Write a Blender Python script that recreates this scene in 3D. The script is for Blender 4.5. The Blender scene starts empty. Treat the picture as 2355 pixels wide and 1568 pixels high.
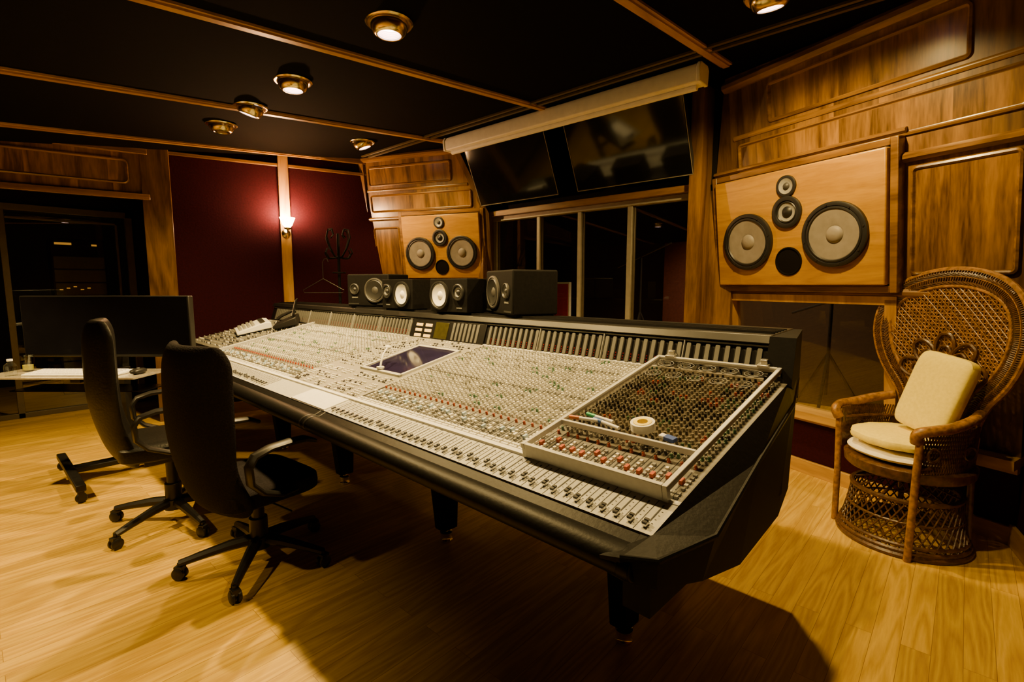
import bpy, math, random
from mathutils import Matrix, Vector
random.seed(7)
R=math.radians
S=bpy.context.scene
COL=S.collection
def T(x,y,z): return Matrix.Translation((x,y,z))
def RX(a): return Matrix.Rotation(R(a),4,'X')
def RY(a): return Matrix.Rotation(R(a),4,'Y')
def RZ(a): return Matrix.Rotation(R(a),4,'Z')
def SC(x,y,z): return Matrix.Diagonal((x,y,z,1))

# ---------------------------------------------------------------- materials
def nmat(name):
    m=bpy.data.materials.new(name); m.use_nodes=True
    nt=m.node_tree; b=nt.nodes['Principled BSDF']
    return m,nt,b
def c4(c): return (c[0],c[1],c[2],1)
def plain(name,col,rough=.5,metal=0,var=.15,scale=40,bump=0,spec=.5,coat=0):
    m,nt,b=nmat(name)
    tc=nt.nodes.new('ShaderNodeTexCoord'); no=nt.nodes.new('ShaderNodeTexNoise'); no.inputs['Scale'].default_value=scale
    nt.links.new(tc.outputs['Object'],no.inputs['Vector'])
    r=nt.nodes.new('ShaderNodeValToRGB')
    r.color_ramp.elements[0].position=.3; r.color_ramp.elements[1].position=.7
    r.color_ramp.elements[0].color=c4([c*(1-var) for c in col]); r.color_ramp.elements[1].color=c4([min(1,c*(1+var)) for c in col])
    nt.links.new(no.outputs['Fac'],r.inputs['Fac']); nt.links.new(r.outputs['Color'],b.inputs['Base Color'])
    b.inputs['Roughness'].default_value=rough; b.inputs['Metallic'].default_value=metal
    b.inputs['Specular IOR Level'].default_value=spec; b.inputs['Coat Weight'].default_value=coat
    if bump:
        bp=nt.nodes.new('ShaderNodeBump'); bp.inputs['Strength'].default_value=bump; bp.inputs['Distance'].default_value=.01
        nt.links.new(no.outputs['Fac'],bp.inputs['Height']); nt.links.new(bp.outputs['Normal'],b.inputs['Normal'])
    return m
def wood(name,c1,c2,grain='Z',rough=.35,scale=1.0,boards=None,coat=.12,freq=8):
    m,nt,b=nmat(name); N=nt.nodes.new; Lk=nt.links.new
    tc=N('ShaderNodeTexCoord'); mp=N('ShaderNodeMapping')
    s={'X':(.8,6.5,6.5),'Y':(6.5,.8,6.5),'Z':(6.5,6.5,.8)}[grain]
    mp.inputs['Scale'].default_value=[v*scale for v in s]
    Lk(tc.outputs['Object'],mp.inputs['Vector'])
    vec=mp.outputs['Vector']
    if boards:
        sx=N('ShaderNodeSeparateXYZ'); Lk(tc.outputs['Object'],sx.inputs[0])
        dv=N('ShaderNodeMath'); dv.operation='DIVIDE'; Lk(sx.outputs[boards[0]],dv.inputs[0]); dv.inputs[1].default_value=boards[1]
        fl=N('ShaderNodeMath'); fl.operation='FLOOR'; Lk(dv.outputs[0],fl.inputs[0])
        wn=N('ShaderNodeTexWhiteNoise'); wn.noise_dimensions='1D'; Lk(fl.outputs[0],wn.inputs['W'])
        va=N('ShaderNodeVectorMath'); va.operation='MULTIPLY_ADD'; Lk(wn.outputs['Color'],va.inputs[0]); va.inputs[1].default_value=(7,7,7); Lk(vec,va.inputs[2])
        vec=va.outputs[0]
    n1=N('ShaderNodeTexNoise'); n1.inputs['Scale'].default_value=.8; n1.inputs['Detail'].default_value=3; n1.inputs['Distortion'].default_value=.7
    Lk(vec,n1.inputs['Vector'])
    mu=N('ShaderNodeMath'); mu.operation='MULTIPLY'; mu.inputs[1].default_value=freq; Lk(n1.outputs['Fac'],mu.inputs[0])
    fr=N('ShaderNodeMath'); fr.operation='PINGPONG'; fr.inputs[1].default_value=1; Lk(mu.outputs[0],fr.inputs[0])
    n2=N('ShaderNodeTexNoise'); n2.inputs['Scale'].default_value=13; n2.inputs['Detail'].default_value=6; Lk(vec,n2.inputs['Vector'])
    mx=N('ShaderNodeMix'); mx.data_type='FLOAT'; mx.inputs[0].default_value=.55; Lk(fr.outputs[0],mx.inputs[2]); Lk(n2.outputs['Fac'],mx.inputs[3])
    r=N('ShaderNodeValToRGB'); r.color_ramp.elements[0].position=.2; r.color_ramp.elements[1].position=.78
    r.color_ramp.elements[0].color=c4(c1); r.color_ramp.elements[1].color=c4(c2)
    Lk(mx.outputs[0],r.inputs['Fac']); out=r.outputs['Color']
    if boards:
        hs=N('ShaderNodeHueSaturation'); Lk(out,hs.inputs['Color'])
        mr=N('ShaderNodeMapRange'); Lk(wn.outputs['Value'],mr.inputs[0]); mr.inputs[3].default_value=.7; mr.inputs[4].default_value=1.2
        Lk(mr.outputs[0],hs.inputs['Value']); out=hs.outputs['Color']
    Lk(out,b.inputs['Base Color']); b.inputs['Roughness'].default_value=rough; b.inputs['Coat Weight'].default_value=coat; b.inputs['Coat Roughness'].default_value=.2
    return m
def emis(name,col,s):
    m,nt,b=nmat(name); b.inputs['Base Color'].default_value=c4(col); b.inputs['Emission Color'].default_value=c4(col); b.inputs['Emission Strength'].default_value=s
    return m
def glass(name,tint=(.5,.5,.5),f0=.04,rough=.0):
    m=bpy.data.materials.new(name); m.use_nodes=True; nt=m.node_tree; nt.nodes.clear(); N=nt.nodes.new
    o=N('ShaderNodeOutputMaterial'); mx=N('ShaderNodeMixShader'); t=N('ShaderNodeBsdfTransparent'); g=N('ShaderNodeBsdfGlossy'); f=N('ShaderNodeLayerWeight')
    f.inputs['Blend'].default_value=.5
    pw=N('ShaderNodeMath'); pw.operation='POWER'; pw.inputs[1].default_value=5; nt.links.new(f.outputs['Facing'],pw.inputs[0])
    ma=N('ShaderNodeMath'); ma.operation='MULTIPLY_ADD'; ma.inputs[1].default_value=.9; ma.inputs[2].default_value=f0; nt.links.new(pw.outputs[0],ma.inputs[0])
    t.inputs[0].default_value=c4(tint); g.inputs['Roughness'].default_value=rough; g.inputs['Color'].default_value=(.9,.9,.9,1)
    nt.links.new(ma.outputs[0],mx.inputs[0]); nt.links.new(t.outputs[0],mx.inputs[1]); nt.links.new(g.outputs[0],mx.inputs[2]); nt.links.new(mx.outputs[0],o.inputs[0])
    return m
def floor_mat():
    m,nt,b=nmat('floor_planks'); N=nt.nodes.new; Lk=nt.links.new
    tc=N('ShaderNodeTexCoord'); sx=N('ShaderNodeSeparateXYZ'); Lk(tc.outputs['Object'],sx.inputs[0]); cb=N('ShaderNodeCombineXYZ')
    Lk(sx.outputs[1],cb.inputs[0]); Lk(sx.outputs[0],cb.inputs[1])
    br=N('ShaderNodeTexBrick'); Lk(cb.outputs[0],br.inputs['Vector'])
    br.inputs['Scale'].default_value=1; br.inputs['Brick Width'].default_value=1.1; br.inputs['Row Height'].default_value=.085
    br.inputs['Mortar Size'].default_value=.0008; br.inputs['Mortar Smooth'].default_value=.2
    br.inputs['Color1'].default_value=(0,0,0,1); br.inputs['Color2'].default_value=(1,1,1,1); br.inputs['Mortar'].default_value=(.3,.3,.3,1); br.offset=.37
    mp=N('ShaderNodeVectorMath'); mp.operation='MULTIPLY'; Lk(tc.outputs['Object'],mp.inputs[0]); mp.inputs[1].default_value=(20,1.5,1)
    ad=N('ShaderNodeVectorMath'); ad.operation='MULTIPLY_ADD'; Lk(br.outputs['Color'],ad.inputs[0]); ad.inputs[1].default_value=(23,17,0); Lk(mp.outputs[0],ad.inputs[2])
    n1=N('ShaderNodeTexNoise'); n1.inputs['Scale'].default_value=.6; n1.inputs['Detail'].default_value=1; n1.inputs['Distortion'].default_value=.3; Lk(ad.outputs[0],n1.inputs['Vector'])
    mu=N('ShaderNodeMath'); mu.operation='MULTIPLY'; mu.inputs[1].default_value=14; Lk(n1.outputs['Fac'],mu.inputs[0])
    pp=N('ShaderNodeMath'); pp.operation='PINGPONG'; pp.inputs[1].default_value=1; Lk(mu.outputs[0],pp.inputs[0])
    n2=N('ShaderNodeTexNoise'); n2.inputs['Scale'].default_value=7; n2.inputs['Detail'].default_value=5; Lk(ad.outputs[0],n2.inputs['Vector'])
    mx=N('ShaderNodeMix'); mx.data_type='FLOAT'; mx.inputs[0].default_value=.6; Lk(pp.outputs[0],mx.inputs[2]); Lk(n2.outputs['Fac'],mx.inputs[3])
    r=N('ShaderNodeValToRGB'); r.color_ramp.elements[0].position=.1; r.color_ramp.elements[1].position=.75
    r.color_ramp.elements[0].color=(.42,.225,.006,1); r.color_ramp.elements[1].color=(.74,.47,.022,1); Lk(mx.outputs[0],r.inputs['Fac'])
    hs=N('ShaderNodeHueSaturation'); Lk(r.outputs['Color'],hs.inputs['Color']); mr=N('ShaderNodeMapRange'); Lk(br.outputs['Color'],mr.inputs[0]); mr.inputs[3].default_value=.84; mr.inputs[4].default_value=1.08; Lk(mr.outputs[0],hs.inputs['Value'])
    m2=N('ShaderNodeMix'); m2.data_type='RGBA'; Lk(br.outputs['Fac'],m2.inputs[0]); Lk(hs.outputs['Color'],m2.inputs[6]); m2.inputs[7].default_value=(.24,.12,.008,1)
    Lk(m2.outputs[2],b.inputs['Base Color']); b.inputs['Roughness'].default_value=.36; b.inputs['Coat Weight'].default_value=.12; b.inputs['Coat Roughness'].default_value=.25
    b.inputs['Specular IOR Level'].default_value=.35
    return m
M_floor=floor_mat()
M_walnut=wood('walnut_boards',(.075,.032,.004),(.27,.135,.018),'Z',.34,1,boards=(0,.24),coat=.3)
M_walnutX=wood('walnut_horizontal',(.10,.045,.005),(.28,.14,.018),'X',.32,coat=.3)
M_panel=wood('walnut_panel',(.065,.028,.003),(.31,.155,.020),'Z',.30,1.1,boards=(0,.27),coat=.35)
M_oak=wood('oak_baffle',(.38,.185,.003),(.54,.285,.006),'X',.34,1.6,coat=.2)
M_oakY=wood('oak_strip',(.28,.14,.014),(.48,.27,.035),'Y',.35)
M_oakZ=wood('oak_post',(.30,.15,.018),(.52,.29,.04),'Z',.35)
M_base=wood('oak_baseboard',(.36,.20,.03),(.56,.34,.05),'X',.35)
M_maroon=plain('maroon_fabric',(.022,.0012,.005),.85,0,.2,60,.15,.12)
M_ceil=plain('black_ceiling',(.0022,.002,.002),.9,0,.2,25,0,.05)
M_black=plain('black_paint',(.008,.0075,.0075),.45,0,.2,30,.02,.35)
M_blackmat=plain('black_matte',(.006,.0055,.0055),.7,0,.2,60,.05,.12)
M_leather=plain('black_leather',(.006,.0055,.0055),.42,0,.25,90,.12,.25)
M_pad=plain('armrest_pad',(.004,.0038,.0038),.45,0,.25,90,.06,.12)
M_fabric=plain('black_fabric',(.012,.010,.012),.92,0,.3,150,.3,.1)
M_plastic=plain('black_plastic',(.012,.011,.011),.42,0,.15,80,0,.4)
M_grey=plain('warm_grey_panel',(.26,.25,.22),.5,0,.08,70)
M_fpan=plain('fader_panel_grey',(.48,.48,.45),.5,0,.06,70)
M_greyd=plain('dark_grey_panel',(.16,.155,.14),.5,0,.12,70)
M_darkslot=plain('dark_slot',(.02,.02,.02),.6)
M_white=plain('white_strip',(.84,.84,.84),.5,0,.04,30)
M_cream=plain('cream_plastic',(.88,.87,.82),.4,0,.06,60)
M_kgrey=plain('grey_knob',(.30,.30,.28),.4,0,.1,60)
M_kdark=plain('dark_knob',(.035,.035,.04),.35,0,.1,60)
M_kred=plain('red_knob',(.50,.10,.03),.4,0,.1,60)
M_kblue=plain('blue_knob',(.50,.64,.86),.4,0,.1,60)
M_kgreen=plain('green_knob',(.10,.22,.14),.4,0,.1,60)
M_kmid=plain('pale_grey_knob',(.68,.67,.62),.4,0,.1,60)
M_meter=plain('meter_louvre',(.13,.13,.12),.45,0,.1,60)
M_conedk=plain('dark_cone',(.05,.048,.046),.5,0,.1,60)
M_alu=plain('brushed_aluminium',(.62,.60,.55),.32,.85,.06,60)
M_alup=plain('painted_silver',(.58,.58,.56),.4,.2,.05,60)
M_chrome=plain('chrome',(.8,.78,.74),.12,1,.03,30)
M_brass=plain('brass',(.62,.50,.18),.22,1,.12,30)
M_cone=plain('paper_cone_grey',(.26,.235,.20),.55,0,.1,20,.05)
M_rubber=plain('rubber_surround',(.015,.015,.015),.45,0,.1,40)
M_wcone=plain('white_cone',(.9,.88,.8),.5,0,.04,40)
M_glass=glass('window_glass',(.85,.85,.8),.06)
M_smoke=glass('smoked_acrylic',(.66,.62,.56),.02,.03)
M_clear=glass('clear_glass',(.93,.95,.95),.05)
M_screen=plain('screen_black',(.005,.005,.007),.14,0,.1,10,0,.4)
M_tv=plain('television_glass',(.005,.005,.005),.07,0,.1,10,0,.5)
M_bulb=emis('bulb_glow',(1,.80,.78),14)
M_ribs=emis('lamp_baffle',(1,.78,.70),2.5)
M_flame=emis('sconce_glass',(1,.62,.26),50)
M_amber=emis('amber_display',(1,.72,.22),.25)
M_rackl=emis('rack_glow',(1,.45,.06),.6)
M_purple=plain('dark_blue_screen',(.016,.013,.045),.08,0,.3,8,0,.9)
M_yellow=plain('yellow_cushion',(.90,.74,.10),.8,0,.06,60,.1,.2)
M_cloth=plain('white_cushion',(.85,.80,.62),.85,0,.06,60,.1,.2)
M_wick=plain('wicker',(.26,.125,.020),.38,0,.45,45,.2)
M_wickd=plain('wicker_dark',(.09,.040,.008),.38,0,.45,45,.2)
M_red=plain('red_panel',(.50,.02,.015),.6)
M_offw=plain('offwhite_case',(.88,.88,.84),.5,0,.04,20)
M_winf=plain('window_frame_metal',(.28,.255,.19),.45,.2,.08,20)
M_doorf=plain('dark_door_frame',(.09,.07,.04),.4,.2,.1,20)
M_dmet=plain('dull_dark_metal',(.05,.045,.04),.4,.6,.1,20)

# ---------------------------------------------------------------- mesh builder
class MB:
    def __init__(s): s.V=[];s.F=[];s.I=[];s.M=Matrix.Identity(4)
    def add(s,vs,fs,m=0):
        o=len(s.V); M=s.M
        s.V.extend([(M@Vector(v))[:] for v in vs]); s.F.extend([[i+o for i in f] for f in fs]); s.I.extend([m]*len(fs))
        return s
    def box(s,x0,x1,y0,y1,z0,z1,m=0):
        return s.add([(x0,y0,z0),(x1,y0,z0),(x1,y1,z0),(x0,y1,z0),(x0,y0,z1),(x1,y0,z1),(x1,y1,z1),(x0,y1,z1)],
            [(0,3,2,1),(4,5,6,7),(0,1,5,4),(1,2,6,5),(2,3,7,6),(3,0,4,7)],m)
    def prism(s,poly,x0,x1,m=0):   # poly in (y,z), extruded along x
        n=len(poly)
        a=sum(poly[i][0]*poly[(i+1)%n][1]-poly[(i+1)%n][0]*poly[i][1] for i in range(n))
        if a<0: poly=poly[::-1]
        vs=[(x0,p[0],p[1]) for p in poly]+[(x1,p[0],p[1]) for p in poly]
        fs=[list(range(n))[::-1],list(range(n,2*n))]+[(i,(i+1)%n,n+(i+1)%n,n+i) for i in range(n)]
        return s.add(vs,fs,m)
    def plate(s,poly,y0,y1,m=0):   # poly in (x,z), extruded along y
        n=len(poly)
        a=sum(poly[i][0]*poly[(i+1)%n][1]-poly[(i+1)%n][0]*poly[i][1] for i in range(n))
        if a<0: poly=poly[::-1]
        vs=[(p[0],y0,p[1]) for p in poly]+[(p[0],y1,p[1]) for p in poly]
        fs=[list(range(n)),list(range(n,2*n))[::-1]]+[(i,n+i,n+(i+1)%n,(i+1)%n) for i in range(n)]
        return s.add(vs,fs,m)
    def lathe(s,prof,seg=24,m=0,ms=None,cx=0,cy=0):
        n=len(prof); vs=[]
        for i in range(seg):
            a=2*math.pi*i/seg
            for r,z in prof: vs.append((cx+max(r,1e-5)*math.cos(a),cy+max(r,1e-5)*math.sin(a),z))
        for k in range(n-1):
            fs=[(i*n+k,((i+1)%seg)*n+k,((i+1)%seg)*n+k+1,i*n+k+1) for i in range(seg)]
            o=len(s.V)
            if k==0: s.add(vs,fs,ms[0] if ms else m); base=o
            else:
                s.F.extend([[q+base for q in f] for f in fs]); s.I.extend([ms[k] if ms else m]*len(fs))
        return s
    def cyl(s,r,z0,z1,seg=20,m=0,cx=0,cy=0,r2=None):
        r2=r if r2 is None else r2
        vs=[(cx+r*math.cos(2*math.pi*i/seg),cy+r*math.sin(2*math.pi*i/seg),z0) for i in range(seg)]+[(cx+r2*math.cos(2*math.pi*i/seg),cy+r2*math.sin(2*math.pi*i/seg),z1) for i in range(seg)]
        fs=[list(range(seg))[::-1],list(range(seg,2*seg))]+[(i,(i+1)%seg,seg+(i+1)%seg,seg+i) for i in range(seg)]
        return s.add(vs,fs,m)
    def tube(s,pts,r,seg=6,m=0,closed=False,flat=1.0,up=None):
        P=[Vector(p) for p in pts]; n=len(P)
        if n<2: return s
        rs=r if isinstance(r,(list,tuple)) else [r]*n
        vs=[]; prev=None
        for i in range(n):
            if closed: t=P[(i+1)%n]-P[i-1]
            else: t=P[min(i+1,n-1)]-P[max(i-1,0)]
            if t.length<1e-9: t=Vector((0,0,1))
            t.normalize()
            if up is not None: a=Vector(up)-t*t.dot(Vector(up))
            elif prev is None: a=t.orthogonal()
            else: a=prev-t*t.dot(prev)
            if a.length<1e-6: a=t.orthogonal()
            a.normalize(); prev=a; b=t.cross(a)
            for k in range(seg):
                an=2*math.pi*k/seg+ (math.pi/seg)
                vs.append(P[i]+a*math.cos(an)*rs[i]*flat+b*math.sin(an)*rs[i])
        fs=[]
        for i in range(n if closed else n-1):
            j=(i+1)%n
            for k in range(seg): fs.append((i*seg+k,i*seg+(k+1)%seg,j*seg+(k+1)%seg,j*seg+k))
        if not closed: fs.append(list(range(seg))[::-1]); fs.append([(n-1)*seg+k for k in range(seg)])
        return s.add(vs,fs,m)
    def shell(s,f,g,nu,nv,m=0):
        vs=[f(i/nu,j/nv) for j in range(nv+1) for i in range(nu+1)]+[g(i/nu,j/nv) for j in range(nv+1) for i in range(nu+1)]
        W=nu+1; o=W*(nv+1); fs=[]
        for j in range(nv):
            for i in range(nu):
                a=j*W+i; fs.append((a,a+1,a+W+1,a+W)); fs.append((o+a,o+a+W,o+a+W+1,o+a+1))
        for i in range(nu):
            fs.append((i,o+i,o+i+1,i+1)); b=nv*W+i; fs.append((b,b+1,o+b+1,o+b))
        for j in range(nv):
            a=j*W; fs.append((a,a+W,o+a+W,o+a)); b=a+nu; fs.append((b,o+b,o+b+W,b+W))
        return s.add(vs,fs,m)
    def sell(s,a,b,c,e1=.5,e2=.5,nu=28,nv=14,m=0):
        def p(x,e): return math.copysign(abs(x)**e,x)
        vs=[];fs=[]
        for j in range(nv+1):
            v=-math.pi/2+math.pi*j/nv
            for i in range(nu):
                u=2*math.pi*i/nu
                vs.append((a*p(math.cos(v),e1)*p(math.cos(u),e2),b*p(math.cos(v),e1)*p(math.sin(u),e2),c*p(math.sin(v),e1)))
        for j in range(nv):
            for i in range(nu): fs.append((j*nu+i,j*nu+(i+1)%nu,(j+1)*nu+(i+1)%nu,(j+1)*nu+i))
        return s.add(vs,fs,m)
def mesh(mb,name,mats,smooth=True,ang=38):
    me=bpy.data.meshes.new(name); me.from_pydata(mb.V,[],mb.F)
    for m in (mats if isinstance(mats,(list,tuple)) else [mats]): me.materials.append(m)
    me.polygons.foreach_set('material_index',mb.I)
    if smooth:
        me.polygons.foreach_set('use_smooth',[True]*len(mb.F)); me.set_sharp_from_angle(angle=R(ang))
    me.update(); return me
def put(me,name,parent=None,M=None,bevel=0,seg=2,**props):
    o=bpy.data.objects.new(name,me); COL.objects.link(o)
    if parent: o.parent=parent
    if M is not None: o.matrix_local=M
    if bevel:
        b=o.modifiers.new('bevel','BEVEL'); b.width=bevel; b.segments=seg; b.limit_method='ANGLE'; b.angle_limit=R(40)
    for k,v in props.items(): o[k]=v
    return o
def obj(mb,name,mats,parent=None,M=None,bevel=0,smooth=True,ang=38,seg=2,**props):
    return put(mesh(mb,name,mats,smooth,ang),name,parent,M,bevel,seg,**props)
def thing(name,M,label,cat,group=None):
    e=bpy.data.objects.new(name,None); e.empty_display_size=.1; COL.objects.link(e); e.matrix_local=M
    e['label']=label; e['category']=cat
    if group: e['group']=group
    return e
def struct(mb,name,mats,M=None,bevel=0,parent=None,smooth=True):
    return obj(mb,name,mats,parent,M,bevel,smooth,kind='structure')
def text(body,size,name,mat,parent,M):
    cu=bpy.data.curves.new('t','FONT'); cu.body=body; cu.size=size; cu.extrude=.0006; cu.align_x='CENTER'
    o=bpy.data.objects.new('t',cu); COL.objects.link(o); bpy.context.view_layer.update()
    me=bpy.data.meshes.new_from_object(o); bpy.data.objects.remove(o); me.materials.clear(); me.materials.append(mat)
    return put(me,name,parent,M)

# ---------------------------------------------------------------- camera
cam=bpy.data.cameras.new('camera'); cam.sensor_width=36; cam.lens=1150/2355*36; cam.clip_start=.05
co=bpy.data.objects.new('camera',cam); COL.objects.link(co); co.location=(0,0,1.3); co.rotation_euler=(R(90-6.4),0,R(42.2)); S.camera=co
w=bpy.data.worlds.new('world'); S.world=w; w.use_nodes=True; w.node_tree.nodes['Background'].inputs[0].default_value=(1,.6,.3,1); w.node_tree.nodes['Background'].inputs[1].default_value=.002

# ---------------------------------------------------------------- room shell
def zc(y): return 2.70+.083*(y-3.4)
mb=MB().box(-9,2.2,-2.7,6.4,-.08,0); struct(mb,'floor',M_floor,smooth=False)
mb=MB(); mb.prism([(-2.7,zc(-2.7)),(4.4,zc(4.4)),(4.4,zc(4.4)+.06),(-2.7,zc(-2.7)+.06)],-9,2.2); struct(mb,'ceiling',M_ceil,smooth=False)
k=0
for x in (-5.18,-3.88,-2.58,-1.25,.05):
    y0,y1=-2.6,3.42
    mb=MB(); mb.prism([(y0,zc(y0)-.012),(y1,zc(y1)-.012),(y1,zc(y1)),(y0,zc(y0))],-.036,.036); mb.prism([(y0,zc(y0)-.022),(y1,zc(y1)-.022),(y1,zc(y1)-.01),(y0,zc(y0)-.01)],-.020,.020)
    k+=1; struct(mb,'trim_%d'%k,M_oakY,T(x,0,0))
M_trk=plain('bronze_track',(.07,.05,.02),.4)
for y in (3.02,3.10):
    mb=MB().box(-4.9,-.25,y-.012,y+.012,zc(y)-.014,zc(y)); k+=1; struct(mb,'trim_%d'%k,M_trk)
def seg_wall(name,p0,p1,z0,z1,th,mat,bev=0):
    d=Vector((p1[0]-p0[0],p1[1]-p0[1])); L=d.length; a=math.degrees(math.atan2(d.y,d.x))
    mb=MB().box(0,L,0,th,z0,z1); return struct(mb,name,mat,T(p0[0],p0[1],0)@RZ(a),bev,smooth=False)
LW0=(-5.6,1.42); LW1=(-5.00,3.36)
seg_wall('wall_left',LW0,LW1,0,2.75,.08,M_maroon)
dl=math.degrees(math.atan2(LW1[1]-LW0[1],LW1[0]-LW0[0]))
ML=T(LW0[0],LW0[1],0)@RZ(dl)
def ltrim(mb,mats,name=None,bev=.004):
    global k; k+=1; return struct(mb,'trim_%d'%k,mats,ML,bev)
Lw=math.hypot(LW1[0]-LW0[0],LW1[1]-LW0[1])
ltrim(MB().box(.92,1.02,-.035,0,0,2.7),M_oakZ)
ltrim(MB().box(-.02,Lw,-.03,0,2.50,2.53).box(-.02,Lw,-.045,0,2.62,2.72),M_walnutX)
ltrim(MB().box(-.22,-.0,-.05,.10,0,2.60),M_walnut)
struct(MB().box(0,Lw,-.02,0,0,.11),'baseboard_left',M_base,ML,.004)
D0=(-5.64,1.24); D1=(-6.05,-.75)
da=math.degrees(math.atan2(D1[1]-D0[1],D1[0]-D0[0])); MD=T(D0[0],D0[1],0)@RZ(da)
Ld=math.hypot(D1[0]-D0[0],D1[1]-D0[1])
struct(MB().box(0,Ld+.0,-.10,0,2.10,2.6),'wall_left_header',M_walnut,MD,smooth=False)
def rrect(x0,x1,z0,z1,r,n=5):
    P=[]
    for cx,cz,a0 in ((x1-r,z1-r,0),(x0+r,z1-r,90),(x0+r,z0+r,180),(x1-r,z0+r,270)):
        for i in range(n+1):
            a=R(a0+90*i/n); P.append((cx+r*math.cos(a),cz+r*math.sin(a)))
    return P
def inset_panel(mb,x0,x1,z0,z1,r=.03,m=0,mf=1,s=-1):
    prof=[(0,0),(.002,.012),(.012,.016),(.020,.004),(.024,.003)]
    rings=[]
    for off,y in prof: rings.append([(p[0],s*y,p[1]) for p in rrect(x0+off,x1-off,z0+off,z1-off,max(r-off,.006))])
    n=len(rings[0]); vs=[v for rg in rings for v in rg]; fs=[]
    for a in range(len(rings)-1):
        for i in range(n):
            j=(i+1)%n; f=(a*n+i,a*n+j,(a+1)*n+j,(a+1)*n+i); fs.append(f[::-1] if s>0 else f)
    mb.add(vs,fs,m); mb.add(rings[-1],[list(range(n)) if s>0 else list(range(n))[::-1]],mf)
mb=MB(); inset_panel(mb,.12,Ld-.1,2.2,2.42,.05,0,1,s=1); k+=1; struct(mb,'trim_%d'%k,[M_walnutX,M_panel],MD@T(0,0,0))
k+=1; struct(MB().box(-.02,Ld,0,.04,2.07,2.12).box(-.02,Ld,0,.05,2.47,2.52),'trim_%d'%k,M_walnutX,MD,.004)
M_dkw=plain('dark_lobby_wall',(.010,.006,.004),.8,0,.2,20,0,.1)
struct(MB().box(-6.88,-6.80,1.33,2.2,0,2.6).box(-6.88,-6.80,-1.5,1.33,2.07,2.6),'wall_lobby',M_dkw,smooth=False)
struct(MB().box(-6.85,-5.72,1.95,2.03,0,2.6),'wall_lobby_side',M_dkw,smooth=False)
struct(MB().box(-6.83,-6.77,1.27,1.33,0,2.07).box(-6.83,-6.77,-1.5,1.33,2.01,2.07).box(-6.83,-6.77,.30,.35,0,2.01).box(-6.83,-6.77,-1.5,1.33,0,.05).box(-6.81,-6.785,1.18,1.20,.05,1.95).box(-6.81,-6.785,.35,1.20,1.93,1.95),'door_1',M_doorf,None,.003)
struct(MB().box(-6.805,-6.80,.33,1.30,.05,2.03),'window_1',M_glass,None,smooth=False)
seg_wall('wall_left_rear',D1,(-6.35,-2.6),0,2.5,.08,M_maroon)
seg_wall('wall_rear',(-6.4,-2.6),(1.6,-2.6),0,2.5,-.08,M_maroon)
seg_wall('wall_right',(.26,3.46),(1.55,-2.6),0,2.75,.08,M_maroon)
ra=math.degrees(math.atan2(-2.6-3.46,1.55-.26)); MR=T(.26,3.46,0)@RZ(ra)
struct(MB().box(0,6.1,-.02,0,0,.11),'baseboard_right',M_base,MR,.004)
seg_wall('wall_recording_room',(-5.6,6.2),(2.0,6.2),0,2.9,.08,plain('dark_brown_wall',(.06,.034,.018),.8))
th=thing('equipment_rack',T(-7.84,1.0,0)@RZ(88),'dark equipment rack with amber lights beyond the glass door','equipment rack')
obj(MB().box(-.25,.25,0,.5,0,1.84),'cabinet',M_black,th,bevel=.005)
for i in range(9): obj(MB().box(-.23,.23,-.012,0,.25+i*.155,.25+i*.155+.14),'rack_unit',M_greyd,th,bevel=.003)
mb=MB().box(-.21,-.06,-.016,-.010,1.765,1.79).box(.12,.17,-.016,-.010,1.76,1.78)
for i in range(5): mb.box(-.2+.062*i,-.17+.062*i,-.016,-.010,1.24+.017*(i%3),1.25+.017*(i%3))
obj(mb,'indicator_light',M_rackl,th,kind='stuff')

# ---------------------------------------------------------------- soffit walls
LEAN=7.5
MSR=T(-.763,3.87,0)@RZ(-22)@RX(LEAN)
MSL=T(-4.137,3.87,0)@RZ(22)@RX(LEAN)
mb=MB()
mb.plate([(-.82,1.23),(1.12,1.23),(1.12,2.80),(-.5,2.80),(-.62,2.12),(-.80,1.95)],0,.07,0)
mb.box(-.82,-.52,0,.07,.46,1.23,0).box(.54,1.12,0,.07,.46,1.23,0).box(-.82,1.12,0,.07,0,.46,1)
struct(mb,'wall_front_right',[M_walnut,M_maroon],MSR,smooth=False)
mb=MB(); mb.plate([(-1.25,0),(.36,0),(.36,1.9),(.31,2.07),(0,2.80),(-1.25,2.80)],0,.07); struct(mb,'wall_front_left',M_walnut,MSL,smooth=False)
def mold(mb,x0,x1,z,h=.05,d=.035,m=0):
    mb.prism([(0,z),(-d*.5,z),(-d,z+h*.35),(-d,z+h*.7),(-d*.6,z+h),(0,z+h)],x0,x1,m)
def strim(fn,M,mats):
    global k; k+=1; mb=MB(); fn(mb); return struct(mb,'trim_%d'%k,mats,M,0)
WM=[M_walnutX,M_panel]
for a in ((-.18,.88,2.37,2.62),(-.42,1.09,2.09,2.29),(.64,1.08,1.36,1.93)):
    strim(lambda mb:inset_panel(mb,*a,.03),MSR,WM)
for a in ((-.62,1.12,1.24,.05,.03),(.60,1.12,1.955,.05,.04),(-.62,.62,2.105,.03,.03),(-.45,1.12,2.32,.03,.012),(-.5,1.12,2.65,.07,.05)):
    strim(lambda mb:mold(mb,*a),MSR,WM)
strim(lambda mb:mb.box(-.82,-.64,-.02,0,1.25,1.95),MSR,[M_walnut])
strim(lambda mb:inset_panel(mb,-.80,-.67,1.33,1.9,.02),MSR@T(0,-.02,0),WM)
strim(lambda mb:inset_panel(mb,-.80,-.60,.55,1.18,.02),MSR,WM)
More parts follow.
